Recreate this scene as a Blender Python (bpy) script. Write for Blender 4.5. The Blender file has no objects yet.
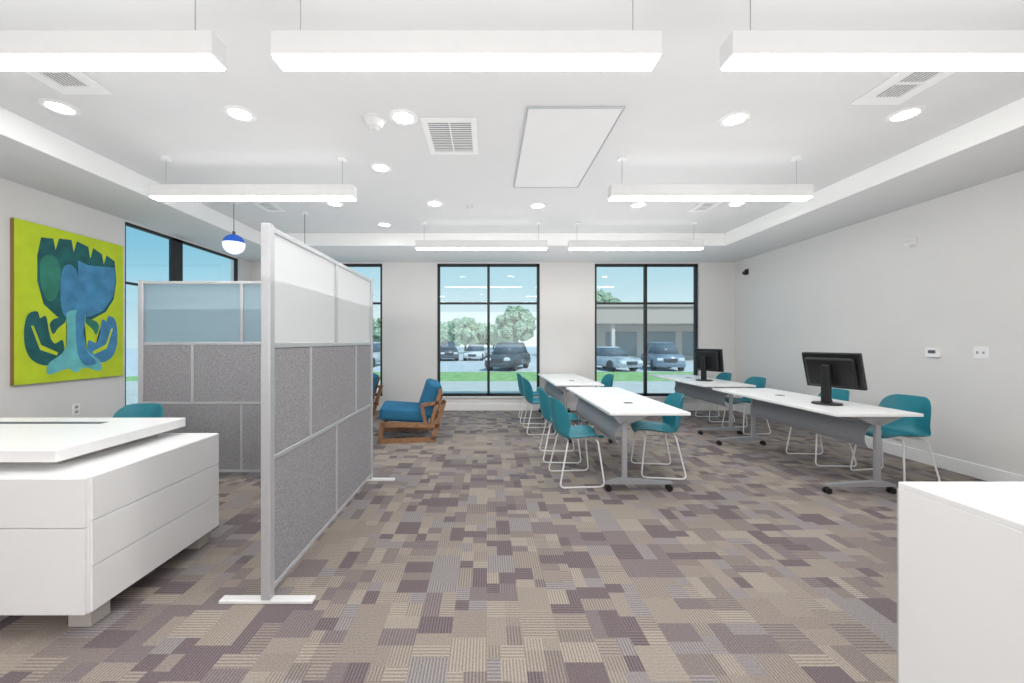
import bpy, bmesh, math, random
from mathutils import Vector, Matrix
random.seed(7)
scene = bpy.context.scene
try:
    scene.view_settings.view_transform = 'Standard'
    scene.view_settings.look = 'None'
except Exception:
    pass
COL = scene.collection

# ------------------------------------------------------------ materials
def lin(c):
    out = []
    for v in c[:3]:
        v = v/255.0
        out.append(v/12.92 if v <= 0.04045 else ((v+0.055)/1.055)**2.4)
    return tuple(out)+(1.0,)

def pm(name, rgb, rough=0.5, metal=0.0, var=0.04, nscale=12.0, bump=0.0, emit=None, estr=0.0, spec=0.5, trans=0.0):
    m = bpy.data.materials.new(name); m.use_nodes = True
    nt = m.node_tree; b = nt.nodes['Principled BSDF']
    tc = nt.nodes.new('ShaderNodeTexCoord')
    nz = nt.nodes.new('ShaderNodeTexNoise'); nz.inputs['Scale'].default_value = nscale; nz.inputs['Detail'].default_value = 3
    nt.links.new(tc.outputs['Object'], nz.inputs['Vector'])
    rp = nt.nodes.new('ShaderNodeValToRGB')
    c = lin(rgb)
    rp.color_ramp.elements[0].position = 0.3; rp.color_ramp.elements[1].position = 0.7
    rp.color_ramp.elements[0].color = (c[0]*(1-var), c[1]*(1-var), c[2]*(1-var), 1)
    rp.color_ramp.elements[1].color = (min(1, c[0]*(1+var)), min(1, c[1]*(1+var)), min(1, c[2]*(1+var)), 1)
    nt.links.new(nz.outputs['Fac'], rp.inputs['Fac'])
    nt.links.new(rp.outputs['Color'], b.inputs['Base Color'])
    b.inputs['Roughness'].default_value = rough
    b.inputs['Metallic'].default_value = metal
    b.inputs['Specular IOR Level'].default_value = spec
    if trans: b.inputs['Transmission Weight'].default_value = trans
    if emit:
        b.inputs['Emission Color'].default_value = lin(emit); b.inputs['Emission Strength'].default_value = estr
    if bump:
        bp = nt.nodes.new('ShaderNodeBump'); bp.inputs['Strength'].default_value = bump; bp.inputs['Distance'].default_value = 0.01
        nt.links.new(nz.outputs['Fac'], bp.inputs['Height']); nt.links.new(bp.outputs['Normal'], b.inputs['Normal'])
    return m

M_wall = pm('wall_paint', (232, 230, 228), 0.85, var=0.01, nscale=3, spec=0.2)
M_ceil = pm('ceiling_paint', (225, 225, 226), 0.9, var=0.01, nscale=3, spec=0.1)
M_door = pm('access_door_paint', (233, 233, 234), 0.8, var=0.01, nscale=3, spec=0.2)
M_tray = pm('tray_edge_paint', (253, 253, 252), 0.8, var=0.005, nscale=3, spec=0.2)
M_trim = pm('trim_white', (248, 247, 246), 0.5, var=0.01)
M_white = pm('white_laminate', (251, 251, 251), 0.3, var=0.01)
M_whitemetal = pm('white_metal', (240, 240, 240), 0.35, var=0.01)
M_housing = pm('housing_off_white', (222, 222, 222), 0.6, var=0.01, spec=0.2)
M_alu = pm('brushed_aluminium', (198, 200, 203), 0.4, 0.35, var=0.03, nscale=40)
M_silver = pm('silver_paint', (164, 166, 170), 0.4, 0.2, var=0.03)
M_mesh = pm('grey_modesty_panel', (152, 154, 159), 0.8, 0.0, var=0.28, nscale=220)
M_felt = pm('grey_felt', (158, 157, 160), 0.95, var=0.28, nscale=90, bump=0.2, spec=0.1)
M_teal = pm('teal_plastic', (42, 134, 150), 0.4, var=0.05, nscale=8)
M_blue = pm('blue_upholstery', (52, 114, 150), 0.9, var=0.10, nscale=60, bump=0.15, spec=0.2)
M_wood = pm('brown_wood', (158, 116, 84), 0.45, var=0.2, nscale=14)
M_black = pm('black_plastic', (26, 26, 28), 0.4, var=0.1)
M_frame = pm('dark_bronze_frame', (44, 44, 46), 0.5, 0.1, var=0.1)
M_darkgrey = pm('dark_grey', (90, 90, 94), 0.6, var=0.1)
M_lens = pm('light_lens', (255, 255, 255), 0.5, emit=(255, 254, 251), estr=23.0)
M_dl = pm('downlight_lens', (255, 255, 255), 0.5, emit=(255, 253, 250), estr=26.0)
M_screen = pm('screen_glass', (12, 13, 16), 0.15, var=0.05)
M_globeblue = pm('blue_glass', (30, 90, 190), 0.2, var=0.1, emit=(30, 90, 210), estr=0.25)
M_globewhite = pm('opal_glass', (245, 248, 252), 0.3, emit=(215, 232, 255), estr=0.9)
M_gravelfoot = pm('taupe_foot', (184, 178, 172), 0.5)
M_concrete = pm('concrete', (204, 202, 198), 0.9, var=0.06, nscale=2)

def frosted(name, tint, dif, lo, hi):
    m = bpy.data.materials.new(name); m.use_nodes = True
    nt = m.node_tree; nt.nodes.clear()
    o = nt.nodes.new('ShaderNodeOutputMaterial')
    g = nt.nodes.new('ShaderNodeBsdfRefraction'); g.inputs['Roughness'].default_value = 0.75; g.inputs['IOR'].default_value = 1.2
    g.inputs['Color'].default_value = tint
    d = nt.nodes.new('ShaderNodeBsdfDiffuse'); d.inputs['Color'].default_value = dif
    tc = nt.nodes.new('ShaderNodeTexCoord')
    nz = nt.nodes.new('ShaderNodeTexNoise'); nz.inputs['Scale'].default_value = 3; nt.links.new(tc.outputs['Object'], nz.inputs['Vector'])
    mr = nt.nodes.new('ShaderNodeMapRange'); mr.inputs['To Min'].default_value = lo; mr.inputs['To Max'].default_value = hi
    nt.links.new(nz.outputs['Fac'], mr.inputs['Value'])
    mx = nt.nodes.new('ShaderNodeMixShader')
    nt.links.new(mr.outputs[0], mx.inputs[0]); nt.links.new(g.outputs[0], mx.inputs[1]); nt.links.new(d.outputs[0], mx.inputs[2])
    nt.links.new(mx.outputs[0], o.inputs['Surface'])
    return m
M_frost = frosted('frosted_acrylic_white', (0.93, 0.96, 0.97, 1), (0.80, 0.82, 0.835, 1), .84, .88)
M_frost_sky = frosted('frosted_acrylic_sky_tint', (0.76, 0.88, 0.93, 1), (0.46, 0.57, 0.62, 1), .42, .5)  # blue window light from behind is put into the panel colour

def winglass():
    m = bpy.data.materials.new('tinted_window_glass'); m.use_nodes = True
    nt = m.node_tree; nt.nodes.clear()
    o = nt.nodes.new('ShaderNodeOutputMaterial')
    t = nt.nodes.new('ShaderNodeBsdfTransparent'); t.inputs['Color'].default_value = (0.95, 0.99, 0.99, 1)
    g = nt.nodes.new('ShaderNodeBsdfGlossy'); g.inputs['Roughness'].default_value = 0.02
    mx = nt.nodes.new('ShaderNodeMixShader'); mx.inputs[0].default_value = .04
    nt.links.new(t.outputs[0], mx.inputs[1]); nt.links.new(g.outputs[0], mx.inputs[2])
    nt.links.new(mx.outputs[0], o.inputs['Surface'])
    return m
M_glass = winglass()

def carpet():
    m = bpy.data.materials.new('patchwork_carpet'); m.use_nodes = True
    nt = m.node_tree; N = nt.nodes; L = nt.links; b = N['Principled BSDF']
    geo = N.new('ShaderNodeNewGeometry'); sp = N.new('ShaderNodeSeparateXYZ'); L.new(geo.outputs['Position'], sp.inputs[0])
    def mt(op, a, c=None, d=None):
        n = N.new('ShaderNodeMath'); n.operation = op
        for i, v in enumerate((a, c, d)):
            if v is None: continue
            if isinstance(v, (int, float)): n.inputs[i].default_value = v
            else: L.new(v, n.inputs[i])
        return n.outputs[0]
    def rnd(x, y, z):
        cb = N.new('ShaderNodeCombineXYZ')
        for i, v in enumerate((x, y, z)):
            if isinstance(v, (int, float)): cb.inputs[i].default_value = v
            else: L.new(v, cb.inputs[i])
        w = N.new('ShaderNodeTexWhiteNoise'); w.noise_dimensions = '3D'; L.new(cb.outputs[0], w.inputs['Vector'])
        return w.outputs['Value']
    X = sp.outputs[0]; Y = sp.outputs[1]
    def mixv(f, p, q):
        return mt('ADD', mt('MULTIPLY', p, mt('SUBTRACT', 1.0, f)), mt('MULTIPLY', q, f))
    # columns of cells, each cell whole / halved / quartered
    CW, CH = 0.165, 0.185
    rx = mt('DIVIDE', X, CW); col = mt('FLOOR', rx); fx = mt('SUBTRACT', rx, col)
    off = mt('MULTIPLY', mt('FLOOR', mt('MULTIPLY', rnd(col, 3.3, 0.0), 4.0)), .25)
    ry = mt('ADD', mt('DIVIDE', Y, CH), off); row = mt('FLOOR', ry); fy = mt('SUBTRACT', ry, row)
    splx = mt('GREATER_THAN', rnd(col, row, 5.1), .45)
    sply = mt('GREATER_THAN', rnd(col, row, 8.7), .36)
    ax = rnd(col, row, 2.9); ay = rnd(col, row, 7.9)
    tx = mt('ADD', .35, mt('MULTIPLY', .3, ax)); ty = mt('ADD', .35, mt('MULTIPLY', .3, ay))
    sx_ = mt('MULTIPLY', splx, mt('GREATER_THAN', fx, tx))
    sy_ = mt('MULTIPLY', sply, mt('GREATER_THAN', fy, ty))
    key = mt('ADD', mt('ADD', 20.0, sx_), mt('MULTIPLY', sy_, 2.0))
    v = rnd(col, row, key); v2 = rnd(col, row, mt('ADD', key, 40.0))
    rp = N.new('ShaderNodeValToRGB'); rp.color_ramp.interpolation = 'CONSTANT'
    cols = [(0.0, (130, 120, 121)), (0.14, (155, 145, 136)), (0.30, (146, 140, 140)), (0.45, (138, 128, 124)), (0.58, (162, 152, 142)), (0.72, (149, 139, 132)), (0.87, (117, 106, 109))]
    e = rp.color_ramp.elements
    e[0].position = 0; e[0].color = lin(cols[0][1]); e[1].position = cols[1][0]; e[1].color = lin(cols[1][1])
    for p, k in cols[2:]:
        n = e.new(p); n.color = lin(k)
    L.new(v, rp.inputs['Fac'])
    sx = mt('SINE', mt('MULTIPLY', X, 2*math.pi/0.0143)); sy = mt('SINE', mt('MULTIPLY', Y, 2*math.pi/0.0175))
    st = mixv(mt('GREATER_THAN', v2, 0.35), sy, sx)
    r3 = mt('FRACT', mt('MULTIPLY', v2, 91.0))
    amp = mt('ADD', .05, mt('MULTIPLY', mt('GREATER_THAN', r3, 0.35), 0.20))
    nz = N.new('ShaderNodeTexNoise'); nz.inputs['Scale'].default_value = 120; nz.inputs['Detail'].default_value = 3; L.new(geo.outputs['Position'], nz.inputs['Vector'])
    mul = mt('ADD', mt('ADD', 0.60, mt('MULTIPLY', st, amp)), mt('MULTIPLY', nz.outputs['Fac'], 0.78))
    vm = N.new('ShaderNodeVectorMath'); vm.operation = 'SCALE'; L.new(rp.outputs['Color'], vm.inputs[0]); L.new(mul, vm.inputs['Scale'])
    L.new(vm.outputs[0], b.inputs['Base Color'])
    b.inputs['Roughness'].default_value = 0.95; b.inputs['Specular IOR Level'].default_value = 0.1
    bp = N.new('ShaderNodeBump'); bp.inputs['Strength'].default_value = 0.25; bp.inputs['Distance'].default_value = 0.004
    L.new(nz.outputs['Fac'], bp.inputs['Height']); L.new(bp.outputs['Normal'], b.inputs['Normal'])
    return m
M_carpet = carpet()

# ------------------------------------------------------------ mesh helpers
def bx(bm, x0, x1, y0, y1, z0, z1, bev=0.0, seg=2, mi=0, mat=None):
    r = bmesh.ops.create_cube(bm, size=1.0)
    vs = r['verts']
    for v in vs:
        v.co = Vector((x0+(v.co.x+.5)*(x1-x0), y0+(v.co.y+.5)*(y1-y0), z0+(v.co.z+.5)*(z1-z0)))
    if mat is not None:
        for v in vs: v.co = mat @ v.co
    fs = set(f for v in vs for f in v.link_faces)
    for f in fs: f.material_index = mi
    if bev > 0:
        es = list(set(e for v in vs for e in v.link_edges))
        bmesh.ops.bevel(bm, geom=es, offset=bev, segments=seg, affect='EDGES', profile=0.5)

def cyl(bm, p0, p1, r0, r1=None, seg=20):
    if r1 is None: r1 = r0
    p0 = Vector(p0); p1 = Vector(p1); d = p1-p0
    r = bmesh.ops.create_cone(bm, cap_ends=True, segments=seg, radius1=r0, radius2=r1, depth=d.length)
    q = Vector((0, 0, 1)).rotation_difference(d.normalized())
    mt = Matrix.Translation((p0+p1)/2) @ q.to_matrix().to_4x4()
    for v in r['verts']: v.co = mt @ v.co

def fillet(pts, rad, n=5, closed=False):
    pts = [Vector(p) for p in pts]; out = []
    N = len(pts)
    for i, p in enumerate(pts):
        if not closed and (i == 0 or i == N-1):
            out.append(p); continue
        a = pts[(i-1) % N]; c = pts[(i+1) % N]
        da = a-p; dc = c-p
        r = min(rad, da.length*0.45, dc.length*0.45)
        s = p+da.normalized()*r; e = p+dc.normalized()*r
        for k in range(n+1):
            t = k/n
            out.append(s*(1-t)**2+p*2*t*(1-t)+e*t*t)
    return out

def tube(bm, pts, r, seg=8, rad=0.05, closed=False):
    P = fillet(pts, rad, closed=closed)
    n = len(P); rings = []
    up = None
    for i in range(n):
        if closed: t = (P[(i+1) % n]-P[i-1]).normalized()
        else: t = (P[min(i+1, n-1)]-P[max(i-1, 0)]).normalized()
        if up is None:
            up = t.orthogonal().normalized()
        up = (up-t*up.dot(t)).normalized(); s = t.cross(up)
        rings.append([bm.verts.new(P[i]+(up*math.cos(2*math.pi*k/seg)+s*math.sin(2*math.pi*k/seg))*r) for k in range(seg)])
    m = n if closed else n-1
    for i in range(m):
        A = rings[i]; B = rings[(i+1) % n]
        for k in range(seg):
            bm.faces.new((A[k], A[(k+1) % seg], B[(k+1) % seg], B[k]))
    if not closed:
        bm.faces.new(rings[0][::-1]); bm.faces.new(rings[-1])

def prism(bm, poly, x0, x1, axis='x'):
    def mk(t, p):
        if axis == 'x': return Vector((t, p[0], p[1]))
        if axis == 'y': return Vector((p[0], t, p[1]))
        return Vector((p[0], p[1], t))
    A = [bm.verts.new(mk(x0, p)) for p in poly]; B = [bm.verts.new(mk(x1, p)) for p in poly]
    n = len(poly)
    bm.faces.new(A); bm.faces.new(B[::-1])
    for i in range(n): bm.faces.new((A[i], B[i], B[(i+1) % n], A[(i+1) % n]))

def obj(name, bm, mat, parent=None, smooth=False, loc=None, rz=0.0, label=None, category=None, kind=None, group=None):
    bmesh.ops.recalc_face_normals(bm, faces=bm.faces[:])
    me = bpy.data.meshes.new(name); bm.to_mesh(me); bm.free()
    for m in (mat if isinstance(mat, (list, tuple)) else [mat]): me.materials.append(m)
    if smooth:
        for p in me.polygons: p.use_smooth = True
    o = bpy.data.objects.new(name, me); COL.objects.link(o)
    if parent: o.parent = parent
    if loc is not None: o.location = loc
    o.rotation_euler = (0, 0, rz)
    tag(o, label, category, kind, group)
    return o

def tag(o, label=None, category=None, kind=None, group=None):
    if label: o['label'] = label
    if category: o['category'] = category
    if kind: o['kind'] = kind
    if group: o['group'] = group

def empty(name, loc, rz=0.0, **k):
    o = bpy.data.objects.new(name, None); o.empty_display_size = 0.1; COL.objects.link(o)
    o.location = loc; o.rotation_euler = (0, 0, rz); tag(o, **k); return o

def copy_thing(src, loc, rz=None, label=None):
    def rec(o, par):
        c = o.copy(); COL.objects.link(c)
        if par is not None: c.parent = par
        for ch in [x for x in bpy.data.objects if x.parent == o]:
            rec(ch, c)
        return c
    n = rec(src, None); n.location = loc
    if rz is not None: n.rotation_euler = (0, 0, rz)
    if label: n['label'] = label
    return n

def B(): return bmesh.new()

# ------------------------------------------------------------ camera
EYE = 1.37; F = 390.0; VX = 487.0
cam = bpy.data.cameras.new('camera'); co = bpy.data.objects.new('camera', cam); COL.objects.link(co)
co.location = (0, 0, EYE); co.rotation_euler = (math.radians(90), 0, 0)
cam.sensor_width = 36; cam.lens = F/1024*36; cam.shift_x = (512-VX)/1024; cam.clip_start = 0.02; cam.clip_end = 500
scene.camera = co

# ------------------------------------------------------------ room shell
XL, XR, YB, YF = -4.66, 4.92, 7.74, -2.6
ZS, ZC = 2.94, 3.14
b = B(); bx(b, XL, XR, YF, YB, -0.06, 0); obj('floor', b, M_carpet, kind='structure')
b = B()
bx(b, XL-.15, XR+.15, YF-.15, YB+.15, ZC, ZC+.2)
bx(b, XL, -3.68, YF, YB, ZS, ZC); bx(b, 3.9, XR, YF, YB, ZS, ZC); bx(b, -3.68, 3.9, 6.38, YB, ZS, ZC)
obj('ceiling', b, M_ceil, kind='structure')
b = B(); bx(b, -3.68, -3.665, YF, 6.38, ZS-.004, ZC-.001, .002, 1); obj('trim_5', b, M_tray, kind='structure')
b = B(); bx(b, 3.885, 3.9, YF, 6.38, ZS-.004, ZC-.001, .002, 1); obj('trim_6', b, M_tray, kind='structure')
b = B(); bx(b, -3.665, 3.885, 6.365, 6.38, ZS-.004, ZC-.001, .002, 1); obj('trim_7', b, M_tray, kind='structure')
WZ0, WZ1 = 0.28, 2.92
wins = [(-4.13, -2.08), (-0.99, 1.05), (2.14, 4.21)]
b = B()
bx(b, XL-.15, XR+.15, YB, YB+.18, -0.06, WZ0); bx(b, XL-.15, XR+.15, YB, YB+.18, WZ1, ZC)
xs = [XL-.15]+[v for w in wins for v in w]+[XR+.15]
for i in range(0, len(xs), 2): bx(b, xs[i], xs[i+1], YB, YB+.18, WZ0, WZ1)
obj('wall_back', b, M_wall, kind='structure')
b = B(); LY0, LY1, LZ0 = 5.02, 7.32, 0.5
bx(b, XL-.15, XL, YF, LY0, -0.06, ZC); bx(b, XL-.15, XL, LY1, YB, -0.06, ZC)
bx(b, XL-.15, XL, LY0, LY1, -0.06, LZ0); bx(b, XL-.15, XL, LY0, LY1, WZ1, ZC)
obj('wall_left', b, M_wall, kind='structure')
b = B(); bx(b, XR, XR+.15, YF, YB, -0.06, ZC); obj('wall_right', b, M_wall, kind='structure')
b = B(); bx(b, XL-.15, XR+.15, YF-.15, YF, -0.06, ZC); obj('wall_front', b, M_wall, kind='structure')
b = B(); bx(b, XL, XR, YB-.018, YB, 0, .14, .004); obj('baseboard_back', b, M_trim, kind='structure')
b = B(); bx(b, XR-.018, XR, YF, YB-.02, 0, .14, .004); obj('baseboard_right', b, M_trim, kind='structure')
b = B(); bx(b, XL, XL+.018, YF, YB-.02, 0, .14, .004); obj('baseboard_left', b, M_trim, kind='structure')
for i, (a, c) in enumerate(wins):
    b = B(); y0, y1 = YB+.05, YB+.12; t = .05
    bx(b, a, a+t, y0, y1, WZ0, WZ1); bx(b, c-t, c, y0, y1, WZ0, WZ1)
    bx(b, a, c, y0, y1, WZ0, WZ0+t); bx(b, a, c, y0, y1, WZ1-t, WZ1)
    m = (a+c)/2; bx(b, m-.025, m+.025, y0, y1, WZ0, WZ1)
    bx(b, a, c, y0+.005, y1-.005, 2.115, 2.155)
    w = obj('window_%d' % (i+1), b, M_frame, kind='structure')
    b = B(); bx(b, a+t, c-t, YB+.085, YB+.09, WZ0+t, WZ1-t); obj('glass', b, M_glass, parent=w)
    b = B(); bx(b, a, c, YB-.03, YB+.05, WZ0-.025, WZ0, .004); obj('trim_%d' % (i+1), b, M_trim, kind='structure')
b = B(); t = .035; x0, x1 = XL-.07, XL-.02
for y in (LY0, 5.80, LY1-t): bx(b, x0, x1, y, y+(.20 if y == 5.80 else t), LZ0, WZ1)
bx(b, x0, x1, LY0, LY1, LZ0, LZ0+t); bx(b, x0, x1, LY0, LY1, WZ1-t, WZ1); bx(b, x0+.005, x1-.005, LY0, LY1, 2.12, 2.15)
w = obj('window_4', b, M_frame, kind='structure')
b = B(); bx(b, XL-.052, XL-.048, LY0+t, LY1-t, LZ0+t, WZ1-t); obj('glass', b, M_glass, parent=w)

# ------------------------------------------------------------ linear lights
def linear_light(x0, x1, y, label):
    L = x1-x0; W = .11; zb = 2.74; H = .125
    e = empty('linear_pendant_light', (x0, y, zb), label=label, category='ceiling light', group='suspended linear lights')
    b = B(); bx(b, 0, L, 0, W, 0.010, H, .003, 1); obj('housing', b, M_housing, e)
    b = B(); bx(b, .008, L-.008, .006, W-.006, 0, .010); obj('diffuser', b, M_lens, e, label='glowing white diffuser')
    for xx in (.12, L-.12):
        b = B(); cyl(b, (xx, W/2, H), (xx, W/2, ZC-zb-.012), .0025, seg=6); obj('cable', b, M_silver, e)
        b = B(); cyl(b, (xx, W/2, ZC-zb-.02), (xx, W/2, ZC-zb), .045, seg=20); obj('ceiling_canopy', b, M_whitemetal, e)
    ld = bpy.data.lights.new('uplight', 'AREA'); ld.shape = 'RECTANGLE'; ld.size = L*.95; ld.size_y = .08; ld.energy = 0.8; ld.color = (1, .985, .97)
    lo = bpy.data.objects.new('uplight', ld); COL.objects.link(lo); lo.parent = e
    lo.location = (L/2, W/2, H+.01); lo.rotation_euler = (math.pi, 0, 0)
LL = 'long white box light hanging on thin cables'
linear_light(-3.25, -1.32, 1.87, LL); linear_light(-1.04, .84, 1.87, LL); linear_light(1.18, 3.13, 1.87, LL)
linear_light(-3.21, -1.27, 3.70, LL); linear_light(1.18, 3.10, 3.70, LL)
LW_ = 'long white box light hanging near the windows'
linear_light(-1.055, .89, 5.75, LW_); linear_light(1.22, 3.20, 5.75, LW_)

# downlights
dls = [(-3.23, 2.95), (-1.92, 3.03), (-.66, 3.08), (1.97, 3.1), (3.26, 3.04), (-1.08, 3.97),
       (-1.95, 5.0), (-.67, 5.0), (.66, 5.08), (1.96, 5.05), (3.2, 5.0), (-1.55, 5.9), (-.2, 1.0), (2.0, 1.0), (-2.0, 1.0)]
first = None
for (x, y) in dls:
    if first is None:
        e = empty('recessed_downlight', (x, y, ZC), label='round recessed white ceiling downlight, lit', category='ceiling light', group='recessed ceiling downlights')
        b = B()
        pts = []
        for k in range(32):
            a = 2*math.pi*k/32; pts.append((math.cos(a), math.sin(a)))
        ro = [b.verts.new((.115*p[0], .115*p[1], 0)) for p in pts]; rm = [b.verts.new((.11*p[0], .11*p[1], -.008)) for p in pts]
        ri = [b.verts.new((.08*p[0], .08*p[1], -.008)) for p in pts]; rr = [b.verts.new((.075*p[0], .075*p[1], -.001)) for p in pts]
        for A, C in ((ro, rm), (rm, ri), (ri, rr)):
            for k in range(32): b.faces.new((A[k], A[(k+1) % 32], C[(k+1) % 32], C[k]))
        obj('trim_ring', b, M_whitemetal, e, True)
        b = B(); cyl(b, (0, 0, -.005), (0, 0, -.001), .077, seg=32); obj('lens', b, M_dl, e, label='glowing lens')
        first = e
    else:
        copy_thing(first, (x, y, ZC))

# vents
def vent(x0, x1, y0, y1, nm, lab, slats=9, alongx=True, t=.05):
    W = x1-x0; D = y1-y0
    e = empty(nm, (x0, y0, ZC), label=lab, category='air vent')
    b = B()
    bx(b, 0, W, 0, t, -.012, 0, .003, 1); bx(b, 0, W, D-t, D, -.012, 0, .003, 1); bx(b, 0, t, t, D-t, -.012, 0, .003, 1); bx(b, W-t, W, t, D-t, -.012, 0, .003, 1)
    obj('vent_frame', b, M_whitemetal, e)
    b = B(); bx(b, t, W-t, t, D-t, -.002, 0); obj('vent_opening', b, M_darkgrey, e, label='dark duct behind the louvres')
    b = B()
    n = slats
    for k in range(n):
        if alongx:
            y = t+(D-2*t)*(k+.5)/n; bx(b, t, W-t, y-.006, y+.006, -.008, -.004)
        else:
            x = t+(W-2*t)*(k+.5)/n; bx(b, x-.005, x+.005, t, D-t, -.008, -.004)
    if alongx: bx(b, W/2-.006, W/2+.006, t, D-t, -.011, -.006)
    else: bx(b, t, W-t, D/2-.012, D/2+.012, -.011, -.006)
    obj('louvres', b, M_whitemetal, e)
vent(-.53, -.08, 3.08, 3.67, 'return_air_vent', 'rectangular white louvred ceiling return vent', 17)
SV = 'small white ceiling supply vent with dark slots'
vent(-3.02, -2.66, 2.30, 2.78, 'supply_air_vent', SV, 8, False, .085)
vent(2.70, 3.06, 2.42, 2.90, 'supply_air_vent', SV, 8, False, .085)
vent(-2.98, -2.72, 4.9, 5.3, 'supply_air_vent', SV, 7, False, .06)
vent(2.72, 2.98, 4.9, 5.3, 'supply_air_vent', SV, 7, False, .06)
# access hatch
e = empty('ceiling_access_panel', (.30, 2.93, ZC), label='large flat white rectangular ceiling access panel', category='access panel')
b = B(); W, D = .74, 1.52; q = .010
bx(b, 0, W, 0, q, -.018, 0); bx(b, 0, W, D-q, D, -.018, 0); bx(b, 0, q, q, D-q, -.018, 0); bx(b, W-q, W, q, D-q, -.018, 0)
obj('panel_frame', b, M_alu, e)
b = B(); bx(b, q+.003, W-q-.003, q+.003, D-q-.003, -.016, 0, .002, 1); obj('panel_door', b, M_door, e)
# detector
def detector(x, y, s, nm, lab):
    b = B()
    cyl(b, (0, 0, -.015*s), (0, 0, 0), .075*s, .08*s, 28); cyl(b, (0, 0, -.055*s), (0, 0, -.015*s), .045*s, .07*s, 28); cyl(b, (0, 0, -.07*s), (0, 0, -.055*s), .02*s, .04*s, 20)
    obj(nm, b, M_housing, loc=(x, y, ZC), label=lab, category='smoke detector')
detector(-.9, 3.11, 1.2, 'smoke_detector', 'white conical smoke detector on the ceiling')
detector(-.22, 5.1, .6, 'smoke_detector', 'tiny white ceiling detector')
# globe pendants
def globe(x, y, dz=0.0):
    e = empty('globe_pendant_lamp', (x, y, ZC), label='small glass globe pendant, blue above and white below', category='pendant lamp', group='globe pendants')
    b = B(); cyl(b, (0, 0, -.02), (0, 0, 0), .05, seg=20); obj('ceiling_canopy', b, M_whitemetal, e)
    b = B(); cyl(b, (0, 0, -.42-dz), (0, 0, -.02), .004, seg=8); cyl(b, (0, 0, -.43-dz), (0, 0, -.38-dz), .018, seg=12); obj('cord', b, M_darkgrey, e)
    for nm, mt_ in (('upper_shade', M_globeblue), ('lower_globe', M_globewhite)):
        b = B(); bmesh.ops.create_uvsphere(b, u_segments=28, v_segments=20, radius=.125)
        bmesh.ops.bisect_plane(b, geom=b.verts[:]+b.edges[:]+b.faces[:], plane_co=(0, 0, .015), plane_no=(0, 0, 1), clear_outer=(nm == 'lower_globe'), clear_inner=(nm == 'upper_shade'))
        for v in b.verts: v.co.z -= .54+dz
        obj(nm, b, mt_, e, True)
globe(-3.2, 4.93); globe(-2.5, 5.35, .14)

# ------------------------------------------------------------ partitions
def partition(loc, rz, L, lab, mfrost):
    H = 1.98; T = .05
    e = empty('room_divider', loc, rz, label=lab, category='partition', group='room dividers')
    def post(x):
        b = B(); bx(b, x, x+.05, 0, T, .02, H+.01, .006); obj('post', b, M_alu, e)
        b = B(); bx(b, x-.0, x+.05, T/2-.245, T/2+.245, 0, .02, .004, 1); obj('foot', b, M_whitemetal, e, label='flat white floor foot')
    post(0); post(L-.05)
    x0, x1 = .05, L-.05; wI = x1-x0; r = .028
    zb, z1, z2 = .05, .735, 1.335
    b = B(); a, c = .004, T-.004
    for z in (zb, z1, z2, H-r): bx(b, x0, x1, a, c, z, z+r, .003, 1)
    xq = [x0+wI*.25, x0+wI*.75]; xh = [x0+wI*.5]
    for x in xh: bx(b, x-r/2, x+r/2, a, c, z2+r, H-r, .003, 1); bx(b, x-r/2, x+r/2, a, c, zb+r, z1, .003, 1)
    for x in xq: bx(b, x-r/2, x+r/2, a, c, z1+r, z2, .003, 1)
    obj('frame', b, M_alu, e)
    def pan(xa, xb, za, zb_, nm, mt_):
        b = B(); tt = .008 if nm == 'frosted_panel' else .016
        bx(b, xa+r/2+.001, xb-r/2-.001, T/2-tt, T/2+tt, za+.001, zb_-.001, .003 if tt > .01 else 0, 1); obj(nm, b, mt_, e)
    q = [x0-r/2]+xh+[x1+r/2]
    for i in range(2):
        pan(q[i], q[i+1], z2+r, H-r, 'frosted_panel', mfrost); pan(q[i], q[i+1], zb+r, z1, 'felt_panel', M_felt)
    q = [x0-r/2]+xq+[x1+r/2]
    for i in range(3): pan(q[i], q[i+1], z1+r, z2, 'felt_panel', M_felt)
partition((-1.13, 2.03, 0), math.radians(90), 1.84, 'tall aluminium divider with milky frosted and grey felt panels', M_frost)
partition((-3.52, 3.93, 0), 0, 2.08, 'aluminium divider with frosted top panels before the windows, blue sky light painted in', M_frost_sky)

# ------------------------------------------------------------ painting
PY0, PY1, PZ0, PZ1 = 3.81, 4.95, .94, 2.58
e = empty('wall_painting', (XL, PY0, PZ0), label='large lime green abstract plant painting on canvas', category='painting')
M_lime = pm('lime_paint', (200, 222, 44), .7, var=.06, nscale=6)
M_dg = pm('dark_green_paint', (30, 98, 100), .7, var=.25, nscale=8)
M_bl = pm('blue_paint', (74, 142, 186), .7, var=.2, nscale=8)
M_tq = pm('turquoise_paint', (112, 196, 200), .7, var=.15, nscale=8)
M_gr = pm('green_paint', (52, 130, 110), .7, var=.2, nscale=8)
M_edge = pm('raw_canvas_edge', (150, 122, 70), .8)
b = B(); bx(b, 0, .04, 0, PY1-PY0, 0, PZ1-PZ0); obj('canvas', b, M_edge, e, label='tan canvas edge')
b = B(); bx(b, .04, .042, 0, PY1-PY0, 0, PZ1-PZ0); obj('painted_field', b, M_lime, e)
def smoothpoly(pts, n=6):
    out = []; N = len(pts)
    for i in range(N):
        p0, p1, p2, p3 = [Vector(pts[(i+k-1) % N]) for k in range(4)]
        for k in range(n):
            t = k/n
            out.append(.5*((2*p1)+(-p0+p2)*t+(2*p0-5*p1+4*p2-p3)*t*t+(-p0+3*p1-3*p2+p3)*t**3))
    return out
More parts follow.
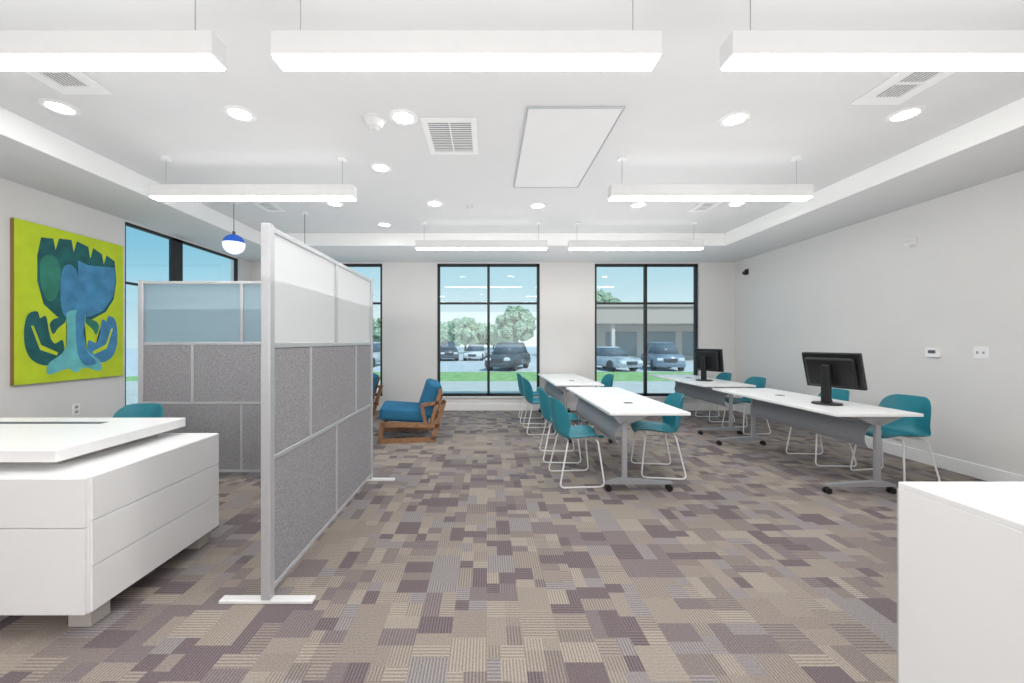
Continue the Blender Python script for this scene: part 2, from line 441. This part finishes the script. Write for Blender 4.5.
def patch(nm, pts, mt_, lay, sm=True):
    P = smoothpoly(pts) if sm else [Vector(p) for p in pts]
    b = B(); vs = [b.verts.new((.0425+.0008*lay, p[0]*(PY1-PY0), p[1]*(PZ1-PZ0))) for p in P]
    f = b.faces.new(vs); bmesh.ops.triangulate(b, faces=[f])
    obj(nm, b, mt_, e)
patch('painted_bloom', [(.20, .92), (.30, .93), (.32, .86), (.35, .94), (.46, .95), (.48, .87), (.51, .95), (.62, .93), (.64, .85), (.67, .93), (.76, .90), (.78, .83), (.81, .90), (.90, .87), (.92, .72), (.89, .58), (.80, .48), (.66, .42), (.50, .40), (.34, .42), (.22, .50), (.17, .64), (.17, .80)], M_dg, 0, False)
patch('painted_petal', [(.52, .82), (.62, .80), (.90, .82), (.91, .72), (.88, .60), (.78, .49), (.64, .44), (.52, .42)], M_bl, 2, False)
patch('painted_petal', [(.20, .78), (.30, .82), (.36, .74), (.34, .58), (.26, .52), (.20, .62)], M_gr, 2)
patch('painted_petal', [(.38, .74), (.46, .78), (.52, .70), (.52, .42), (.40, .43), (.36, .56)], M_bl, 1)
patch('painted_stem', [(.42, .46), (.58, .46), (.58, .32), (.61, .20), (.74, .12), (.74, .05), (.58, .08), (.50, .05), (.42, .08), (.26, .05), (.26, .12), (.39, .20), (.42, .32)], M_tq, 4)
patch('painted_stem_shade', [(.50, .46), (.58, .46), (.57, .32), (.60, .20), (.70, .11), (.58, .10), (.51, .20)], M_bl, 5)
for s in (1, -1):
    f = lambda x: .5+s*(x-.5)
    patch('painted_leaf', [(f(.38), .27), (f(.31), .25), (f(.27), .30), (f(.24), .42), (f(.19), .41), (f(.17), .45), (f(.10), .43), (f(.07), .34), (f(.08), .22), (f(.14), .14), (f(.26), .11), (f(.38), .17)], M_dg if s > 0 else M_bl, 2)
    patch('painted_leaf', [(f(.40), .39), (f(.34), .35), (f(.30), .31), (f(.27), .37), (f(.31), .41), (f(.40), .42)], M_dg if s > 0 else M_gr, 1)
    patch('painted_highlight', [(f(.12), .36), (f(.14), .36), (f(.20), .24), (f(.34), .19), (f(.33), .17), (f(.19), .21)], M_lime, 3, False)

# ------------------------------------------------------------ desk with drawers
e = empty('reception_desk', (-1.87, 1.83, 0), label='white executive desk with raised top over drawer credenza', category='desk')
b = B(); bx(b, -1.2, 0, 0, .88, .09, .735, .004, 1); obj('credenza_body', b, M_white, e)
zz = [.095, .31, .525, .735]
for k in range(3):
    b = B(); bx(b, 0, .012, .006, .874, zz[k]+.002, zz[k+1]-.002, .0015, 1); obj('side_panel', b, M_white, e)
for k in range(2):
    for j in range(2):
        b = B(); z0 = (.095, .50)[k]; z1 = (.495, .73)[k]
        bx(b, -.6*(j+1)+.003, -.6*j-.003, -.016, 0, z0, z1, .002, 1); obj('drawer', b, M_white, e)
for x in (-1.15, -.62, -.14):
    for y in (.04, .74):
        b = B(); bx(b, x, x+.11, y, y+.10, 0, .09, .003, 1); obj('foot', b, M_gravelfoot, e, label='square taupe foot')
b = B(); bx(b, -1.7, -.23, .07, .89, .78, .84, .005); obj('desktop', b, M_white, e)
b = B(); bx(b, -1.0, -.35, .2, .8, .735, .78); obj('riser', b, M_gravelfoot, e)
b = B(); bx(b, -1.7, -1.62, .1, .86, 0, .78, .004, 1); obj('side_leg', b, M_white, e)
b = B(); bx(b, -1.45, -.62, .68, .74, .8395, .8415); obj('cable_tray_cover', b, M_darkgrey, e, label='narrow dark cable slot')

# ------------------------------------------------------------ foreground counter
e = empty('reception_counter', (1.38, .25, 0), label='glossy white reception counter with square edges', category='counter')
b = B(); bx(b, .0, 1.6, .0, 1.06, 0, .879, .002, 1); obj('counter_body', b, M_white, e)
b = B(); bx(b, 0, 1.6, 0, 1.06, .8795, .90, .002, 1); obj('countertop', b, M_white, e)
b = B(); bx(b, -.001, .02, 1.0585, 1.062, 0, .879); obj('edge_trim', b, M_alu, e)

# ------------------------------------------------------------ shell chair
def make_chair(loc, rz, lab):
    e = empty('shell_chair', loc, rz, label=lab, category='chair', group='teal shell chairs')
    prof = [(.222, .415, .14), (.215, .438, .19), (.17, .452, .218), (.10, .452, .228), (.0, .438, .232), (-.11, .430, .228), (-.175, .446, .222), (-.212, .49, .220), (-.232, .56, .222), (-.246, .65, .222), (-.257, .73, .212), (-.264, .785, .188), (-.268, .815, .145), (-.269, .822, .11)]
    b = B(); rows = []
    NW = 14
    for i, (x, z, w) in enumerate(prof):
        k = min(1, max(0, (i-5)/3.0)); row = []
        for j in range(NW+1):
            t = -1+2*j/NW
            yy = w*t
            dz = (1-k)*.038*abs(t)**2.5
            wr = w/.224
            dx = k*.115*(abs(t)*wr)**2.2
            row.append(b.verts.new((x+dx, yy, z+dz)))
        rows.append(row)
    for i in range(len(rows)-1):
        for j in range(NW): b.faces.new((rows[i][j], rows[i][j+1], rows[i+1][j+1], rows[i+1][j]))
    o = obj('shell', b, M_teal, e, True)
    md = o.modifiers.new('thickness', 'SOLIDIFY'); md.thickness = .009; md.offset = 0
    md = o.modifiers.new('smooth', 'SUBSURF'); md.levels = 1; md.render_levels = 2
    for s in (1, -1):
        b = B(); tube(b, [(.13, s*.12, .425), (.15, s*.19, .425), (.20, s*.235, .008), (-.23, s*.235, .008), (-.14, s*.19, .418), (-.12, s*.12, .418)], .008, 10, .05)
        obj('leg', b, M_whitemetal, e, True, label='white bent wire sled leg')
    for x, z in ((.13, .425), (-.12, .418)):
        b = B(); tube(b, [(x, -.125, z), (x, .125, z)], .008, 8)
        obj('crossbar', b, M_whitemetal, e, True)
    return e
R = math.radians
LB = 'teal plastic shell chair with white wire legs at table'
base = make_chair((.89, 3.88, 0), R(4), LB)
copy_thing(base, (.87, 4.62, 0), R(-3)); copy_thing(base, (.80, 5.95, 0), R(2)); copy_thing(base, (.78, 6.70, 0), R(-2))
copy_thing(base, (1.78, 4.12, 0), R(172)); copy_thing(base, (1.83, 6.5, 0), R(182))
LW = 'teal plastic shell chair with white wire legs near wall'
copy_thing(base, (4.07, 3.92, 0), R(190), LW); copy_thing(base, (3.82, 4.50, 0), R(176), 'teal shell chair tucked under the white table')
copy_thing(base, (3.95, 5.98, 0), R(184), LW); copy_thing(base, (3.98, 6.85, 0), R(178), LW)
copy_thing(base, (-3.0, 3.2, 0), R(-88), 'teal shell chair behind the white executive desk')

# ------------------------------------------------------------ flip tables
def make_table(loc, L, W, colx, f0, f1, lab, grp):
    e = empty('training_table', loc, label=lab, category='table', group=grp)
    b = B(); bx(b, 0, W, 0, L, .712, .74, .005); obj('tabletop', b, M_white, e)
    for y in (.12, L-.12):
        b = B(); bx(b, colx-.024, colx+.024, y-.018, y+.018, .10, .66, .008)
        prism(b, [(colx-.05, .62), (colx+.05, .62), (min(W-.06, colx+.22), .69), (min(W-.06, colx+.22), .712), (max(.06, colx-.2), .712), (max(.06, colx-.2), .69)], y-.018, y+.018, 'y')
        obj('column', b, M_silver, e)
        b = B()
        prism(b, [(f0, .066), (f0, .084), (colx-.05, .115), (colx+.05, .115), (f1, .084), (f1, .066)], y-.022, y+.022, 'y')
        obj('foot_bar', b, M_silver, e)
        for x in (f0+.02, f1-.02):
            b = B(); r = .027
            cyl(b, (x, y-.024, r), (x, y-.009, r), r, seg=20); cyl(b, (x, y+.009, r), (x, y+.024, r), r, seg=20)
            cyl(b, (x, y-.026, r), (x, y+.026, r), .009, seg=12); bx(b, x-.014, x+.014, y-.010, y+.010, .026, .068, .003, 1)
            obj('caster', b, M_black, e, label='small black twin wheel caster')
    b = B(); bx(b, colx-.012, colx+.012, .16, L-.16, .60, .64, .004, 1); obj('crossbeam', b, M_silver, e)
    b = B()
    out_ = []; inn = []
    for k in range(9):
        t = k/8; z = .60-.20*t; xx = colx-.014-.055*math.sin(math.pi*t*.85)
        out_.append((xx, z)); inn.append((xx+.006, z))
    prism(b, out_+inn[::-1], .17, L-.17, 'y'); obj('modesty_panel', b, M_mesh, e, label='slung grey mesh modesty panel')
    g = .62 if W > .74 else .28
    b = B(); bx(b, W/2-.04, W/2+.04, L*g-.03, L*g+.03, .739, .744, .002, 1); obj('grommet', b, M_black, e, label='black cable grommet')
    return e
t1 = make_table((1.09, 3.46, 0), 1.93, .72, .17, .0, .60, 'white rectangular training table on wheeled grey T-legs', 'training tables')
copy_thing(t1, (1.00, 5.72, 0))
t2 = make_table((3.05, 3.40, 0), 1.88, .76, .47, .0, .62, 'white training table with grey modesty panel and casters', 'training tables')
copy_thing(t2, (3.12, 5.62, 0))

# ------------------------------------------------------------ monitors
def monitor(loc, rz, lab, W=.52, H=.33, zc=.30, tilt=8):
    e = empty('computer_monitor', loc, rz, label=lab, category='monitor')
    TM = Matrix.Translation((0, 0, zc)) @ Matrix.Rotation(R(tilt), 4, 'X') @ Matrix.Translation((0, 0, -zc))
    b = B(); bx(b, -W/2, W/2, -.016, .022, zc-H/2, zc+H/2, .008, mat=TM); bx(b, -W*.42, W*.42, -.065, -.01, zc-H*.42, zc+H*.40, .026, 3, mat=TM)
    bx(b, -.05, .05, -.075, -.06, zc-.05, zc+.05, .004, 1, mat=TM)
    obj('display_housing', b, M_black, e)
    b = B(); bx(b, -W/2+.012, W/2-.012, .021, .0235, zc-H/2+.015, zc+H/2-.012, mat=TM); obj('screen', b, M_screen, e)
    b = B(); bx(b, -.038, .038, -.135, -.085, .01, zc+.06, .010); bx(b, -.02, .02, -.10, -.06, zc-.03, zc+.03, .003, 1); obj('stand_neck', b, M_black, e)
    b = B(); cyl(b, (0, -.10, 0), (0, -.10, .014), .125, .118, 36); obj('stand_base', b, M_black, e)
    b = B(); tube(b, [(.02, -.09, .06), (.05, -.15, .10), (.06, -.12, .02), (.10, -.18, .006)], .004, 6, .04); obj('cable', b, M_black, e, True)
monitor((3.51, 3.96, .742), R(-68), 'black flat computer monitor seen from behind', .50, .37, .335, 16)
monitor((3.58, 6.3, .742), R(-68), 'black flat computer monitor at the window end', .48, .36, .33, 6)

# ------------------------------------------------------------ lounge chairs
def lounge(loc, rz, lab):
    e = empty('lounge_chair', loc, rz, label=lab, category='armchair', group='blue lounge chairs')
    for s in (-1, 1):
        y0 = s*.355-.022; y1 = s*.355+.022
        b = B()
        def bar(p, q, w):
            p = Vector(p); q = Vector(q); d = (q-p).normalized(); n = Vector((-d.y, d.x))*w/2
            prism(b, [tuple(p+n), tuple(q+n), tuple(q-n), tuple(p-n)], y0, y1, 'y')
        bar((-.42, .03), (.34, .03), .06)
        bar((-.41, .03), (-.37, .28), .055)
        bar((.30, .03), (.46, .56), .06)
        bar((-.38, .26), (.40, .21), .06)
        bar((.28, .26), (.41, .72), .05)
        bar((.47, .54), (.14, .50), .045)
        bar((.15, .50), (.20, .24), .045)
        obj('side_frame', b, M_wood, e)
    b = B(); bx(b, -.345, -.315, -.333, .333, .20, .26); bx(b, .30, .33, -.333, .333, .20, .25); bx(b, .375, .40, -.333, .333, .62, .68, .004, 1); obj('cross_rail', b, M_wood, e)
    mt_ = Matrix.Rotation(R(5), 4, 'Y')
    b = B(); bx(b, -.45, .22, -.33, .33, .26, .45, .06, 5, mat=mt_); obj('seat_cushion', b, M_blue, e, True)
    mt2 = Matrix.Translation((.23, 0, .32)) @ Matrix.Rotation(R(18), 4, 'Y')
    b = B(); bx(b, -.15, .07, -.33, .33, 0, .48, .06, 5, mat=mt2); obj('back_cushion', b, M_blue, e, True)
    return e
l1 = lounge((-1.10, 5.65, 0), R(10), 'blue upholstered lounge chair with brown wooden frame')
copy_thing(l1, (-2.42, 6.9, 0), R(0), 'blue lounge chair partly hidden behind the divider')

# ------------------------------------------------------------ wall devices
def plate(nm, loc, lab, cat, kind='sw', side=1):
    e = empty(nm, loc, label=lab, category=cat)
    s = -side
    b = B(); w, h = {'sw': (.12, .12), 'th': (.13, .10), 'out': (.075, .12)}[kind]
    bx(b, min(0, s*.008 if kind != 'th' else s*.03), max(0, s*.008 if kind != 'th' else s*.03), -w/2, w/2, -h/2, h/2, .002, 1); obj('plate', b, M_white, e)
    if kind == 'sw':
        for y in (-.025, .025):
            b = B(); bx(b, min(s*.008, s*.02), max(s*.008, s*.02), y-.006, y+.006, -.012, .012, .002, 1); obj('toggle', b, M_silver, e)
    elif kind == 'th':
        b = B(); bx(b, min(s*.03, s*.032), max(s*.03, s*.032), -.035, .035, -.01, .025); obj('display', b, M_darkgrey, e)
    else:
        b = B()
        for z in (-.028, .028): bx(b, min(s*.008, s*.011), max(s*.008, s*.011), -.018, .018, z-.016, z+.016, .002, 1)
        obj('socket', b, M_silver, e)
plate('light_switch', (XR+.001, 3.88, 1.26), 'white double toggle light switch on the wall', 'light switch')
plate('thermostat', (XR+.001, 4.29, 1.25), 'white rectangular wall thermostat with grey display', 'thermostat', 'th')
plate('wall_outlet', (XL-.001, 4.42, .60), 'white wall power outlet', 'outlet', 'out', -1)
def wallcam(loc, m, nm, lab, cat):
    b = B(); bx(b, -.02, 0, -.05, .05, -.05, .06, .006); cyl(b, (-.02, 0, 0), (-.07, 0, -.02), .04, .03, 20)
    obj(nm, b, m, loc=loc, label=lab, category=cat)
wallcam((XR+.001, 4.51, 2.51), M_whitemetal, 'fire_alarm_strobe', 'small white alarm strobe high on the wall', 'alarm')
wallcam((XR+.001, 7.38, 2.68), M_black, 'security_camera', 'small black security camera near the corner', 'camera')

# ------------------------------------------------------------ exterior
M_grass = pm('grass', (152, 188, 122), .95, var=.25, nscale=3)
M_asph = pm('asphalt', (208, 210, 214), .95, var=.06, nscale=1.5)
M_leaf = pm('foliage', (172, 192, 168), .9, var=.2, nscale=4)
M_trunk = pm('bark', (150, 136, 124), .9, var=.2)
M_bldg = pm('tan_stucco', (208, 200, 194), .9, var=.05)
M_roof = pm('brown_fascia', (184, 172, 164), .8, var=.05)
M_carglass = pm('car_glass', (96, 108, 120), .1)
M_bglass = pm('building_glass', (150, 158, 164), .3)
M_tyre = pm('tyre_rubber', (72, 72, 75), .8)
M_head = pm('headlamp', (225, 228, 232), .2)
M_grille = pm('car_grille', (74, 76, 80), .5)
GZ = -.4
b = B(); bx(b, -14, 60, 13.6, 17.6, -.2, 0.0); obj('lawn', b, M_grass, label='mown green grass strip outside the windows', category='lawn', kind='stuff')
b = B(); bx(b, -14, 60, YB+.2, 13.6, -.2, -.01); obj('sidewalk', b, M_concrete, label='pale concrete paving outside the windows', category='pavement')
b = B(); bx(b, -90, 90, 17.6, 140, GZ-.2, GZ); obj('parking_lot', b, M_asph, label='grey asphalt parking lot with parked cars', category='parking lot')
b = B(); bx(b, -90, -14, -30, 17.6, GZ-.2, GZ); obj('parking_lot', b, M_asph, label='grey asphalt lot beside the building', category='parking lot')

def car(loc, rz, rgb, suv, lab):
    e = empty('parked_car', loc, rz, label=lab, category='car', group='cars in the parking lot')
    Mc = pm('car_paint', rgb, .25, .1, var=.02)
    H = 1.72 if suv else 1.45; hd = 1.0 if suv else .86; Lh = 2.3; W = .92
    b = B()
    prism(b, [(-Lh+.03, .35), (-Lh-.03, .55), (-Lh+.05, hd-.18), (-Lh+.3, hd-.06), (-1.0, hd+.02), (1.9, hd+.03), (Lh, hd-.05), (Lh, .4), (Lh-.1, .28), (-Lh+.2, .25)], -W, W, 'x')
    for v in b.verts:
        if v.co.y < -Lh+.2: v.co.x *= .84
        if v.co.z > hd-.1: v.co.x *= .94
    bmesh.ops.bevel(b, geom=b.edges[:], offset=.07, segments=3, affect='EDGES')
    obj('body', b, Mc, e, True)
    def cabin(nm, y0b, y0t, y1t, y1b, zb, zt, wb, wt, mt_, bev):
        b = B(); vs = [b.verts.new(p) for p in [(-wb, y0b, zb), (wb, y0b, zb), (wb, y1b, zb), (-wb, y1b, zb), (-wt, y0t, zt), (wt, y0t, zt), (wt, y1t, zt), (-wt, y1t, zt)]]
        for f in [(0, 1, 2, 3), (4, 5, 6, 7), (0, 1, 5, 4), (1, 2, 6, 5), (2, 3, 7, 6), (3, 0, 4, 7)]: b.faces.new([vs[i] for i in f])
        bmesh.ops.bevel(b, geom=b.edges[:], offset=bev, segments=3, affect='EDGES'); obj(nm, b, mt_, e, True)
    cabin('windows', -1.2, -.45, 1.6 if suv else 1.1, 2.05 if suv else 1.8, hd-.05, H-.07, .80, .64, M_carglass, .05)
    cabin('roof', -.48, -.38, 1.55 if suv else 1.0, 1.65 if suv else 1.1, H-.1, H, .68, .58, Mc, .04)
    for x in (-.78, .78):
        for y in (-1.4, 1.4):
            b = B(); cyl(b, (x-.12, y, .33), (x+.12, y, .33), .33, seg=28); cyl(b, (x-.125, y, .33), (x+.125, y, .33), .18, seg=20); obj('wheel', b, M_tyre, e)
    for x in (-.58, .58):
        b = B(); bx(b, x-.17, x+.17, -Lh-.02, -Lh+.2, hd-.36, hd-.20, .04, 3); obj('headlight', b, M_head, e)
    b = B(); bx(b, -.36, .36, -Lh-.035, -Lh+.1, hd-.46, hd-.24, .03, 3); obj('grille', b, M_grille, e)
def carx(px, Y): return (px-VX)*Y/F
car((carx(509, 24.5), 25, GZ), R(-20), (92, 98, 106), True, 'dark grey vehicle parked facing the building')
car((carx(611, 24), 24.6, GZ), R(18), (190, 197, 205), False, 'silver car parked outside')
car((carx(669, 24), 25.0, GZ), R(-12), (140, 154, 172), True, 'blue grey vehicle parked outside')
car((carx(447, 36), 37, GZ), R(8), (110, 112, 120), True, 'dark vehicle parked further away')
car((carx(475, 36), 37.5, GZ), R(-6), (226, 226, 228), False, 'white car parked further away')
car((carx(358, 26), 28, GZ), R(0), (205, 205, 208), True, 'white vehicle parked outside')
car((-19.5, 13, GZ), R(70), (150, 156, 164), True, 'grey vehicle parked beyond the side window')

def tree(x, y, h, r, lab):
    e = empty('tree', (x, y, GZ), label=lab, category='tree')
    b = B(); cyl(b, (0, 0, 0), (0, 0, h*.55), .2, .1, 10)
    for k in range(4):
        a = k*1.6; cyl(b, (0, 0, h*.4), (math.cos(a)*r*.5, math.sin(a)*r*.5, h*.7), .07, .03, 8)
    obj('trunk', b, M_trunk, e)
    b = B()
    for k in range(90):
        a = random.random()*6.28; rr = r*.85*math.sqrt(random.random()); z = h*.30+random.random()*h*.58
        rr *= 1-.6*abs((z-h*.55)/(h*.4))
        mm = Matrix.Translation((math.cos(a)*rr, math.sin(a)*rr, z))
        s = r*(.07+.11*random.random())
        g = bmesh.ops.create_icosphere(b, subdivisions=3, radius=s, matrix=mm)
        for v in g['verts']:
            v.co += Vector((random.uniform(-1, 1), random.uniform(-1, 1), random.uniform(-1, 1)))*s*.4
    obj('foliage', b, M_leaf, e)
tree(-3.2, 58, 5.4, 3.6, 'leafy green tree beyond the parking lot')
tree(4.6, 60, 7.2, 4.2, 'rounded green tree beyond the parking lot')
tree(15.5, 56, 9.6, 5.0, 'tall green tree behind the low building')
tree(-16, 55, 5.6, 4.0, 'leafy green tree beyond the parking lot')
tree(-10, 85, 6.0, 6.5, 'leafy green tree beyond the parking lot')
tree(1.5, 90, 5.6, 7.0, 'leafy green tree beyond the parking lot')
e = empty('low_commercial_building', (10, 34, GZ), label='long low brown commercial building with wide shaded eaves', category='building')
b = B(); bx(b, 0, 26, 3.5, 14, 0, 3.6); obj('building_walls', b, M_bldg, e)
b = B(); bx(b, -1.5, 27, 0, 15, 3.3, 4.9, .05, 1); bx(b, -1.7, 27.2, -.2, 15.2, 4.8, 5.05); obj('roof_fascia', b, M_roof, e)
for k in range(4):
    b = B(); bx(b, 1+k*7.6, 1.3+k*7.6, .4, .7, 0, 3.3); obj('canopy_column', b, M_bldg, e)
for k in range(7):
    b = B(); bx(b, 1.4+k*3.7, 4.4+k*3.7, 3.44, 3.5, .4, 2.7); obj('window_pane', b, M_bglass, e)

# ------------------------------------------------------------ world & lights
w = bpy.data.worlds.new('world'); scene.world = w; w.use_nodes = True
nt = w.node_tree; bg = nt.nodes['Background']
tc = nt.nodes.new('ShaderNodeTexCoord'); sp = nt.nodes.new('ShaderNodeSeparateXYZ'); rp = nt.nodes.new('ShaderNodeValToRGB'); rp2 = nt.nodes.new('ShaderNodeValToRGB')
nt.links.new(tc.outputs['Generated'], sp.inputs[0]); nt.links.new(sp.outputs['Z'], rp.inputs['Fac']); nt.links.new(sp.outputs['Z'], rp2.inputs['Fac'])
e_ = rp.color_ramp.elements; e_[0].position = 0.0; e_[0].color = lin((236, 241, 243)); e_[1].position = .6; e_[1].color = lin((120, 184, 216))
n = e_.new(.15); n.color = lin((184, 216, 228)); 
e_ = rp2.color_ramp.elements; e_[0].position = 0.0; e_[0].color = lin((200, 224, 232)); e_[1].position = .5; e_[1].color = lin((84, 150, 190))
n = e_.new(.18); n.color = lin((134, 192, 216))
mr = nt.nodes.new('ShaderNodeMapRange'); mr.inputs['From Min'].default_value = -.25; mr.inputs['From Max'].default_value = -.65
nt.links.new(sp.outputs['X'], mr.inputs['Value'])
mx = nt.nodes.new('ShaderNodeMix'); mx.data_type = 'RGBA'
nt.links.new(mr.outputs[0], mx.inputs['Factor']); nt.links.new(rp.outputs['Color'], mx.inputs['A']); nt.links.new(rp2.outputs['Color'], mx.inputs['B'])
nt.links.new(mx.outputs['Result'], bg.inputs['Color'])
bg.inputs['Strength'].default_value = 1.15
sd = bpy.data.lights.new('sun', 'SUN'); sd.energy = 3.0; sd.angle = .02; sd.color = (1, .97, .93)
so = bpy.data.objects.new('sun', sd); COL.objects.link(so); so.rotation_euler = Vector((-.35, .65, -.75)).to_track_quat('-Z', 'Y').to_euler(); so.location = (5, -8, 12)

def area(loc, rot, sx, sy, en, nm='camera_fill_light', col=(1, .99, .98)):
    ld = bpy.data.lights.new(nm, 'AREA'); ld.shape = 'RECTANGLE'; ld.size = sx; ld.size_y = sy; ld.energy = en; ld.color = col
    lo = bpy.data.objects.new(nm, ld); COL.objects.link(lo); lo.location = loc; lo.rotation_euler = rot
area((0, -1.9, 1.9), (R(80), 0, 0), 7, 1.6, 95)  # added fill behind the camera, not a room fixture
area((.1, 2.6, 1.7), (math.pi, 0, 0), 7.2, 9.4, 116, 'bounce_fill_light')  # added upward fill to brighten the ceiling, no real lamp hangs here
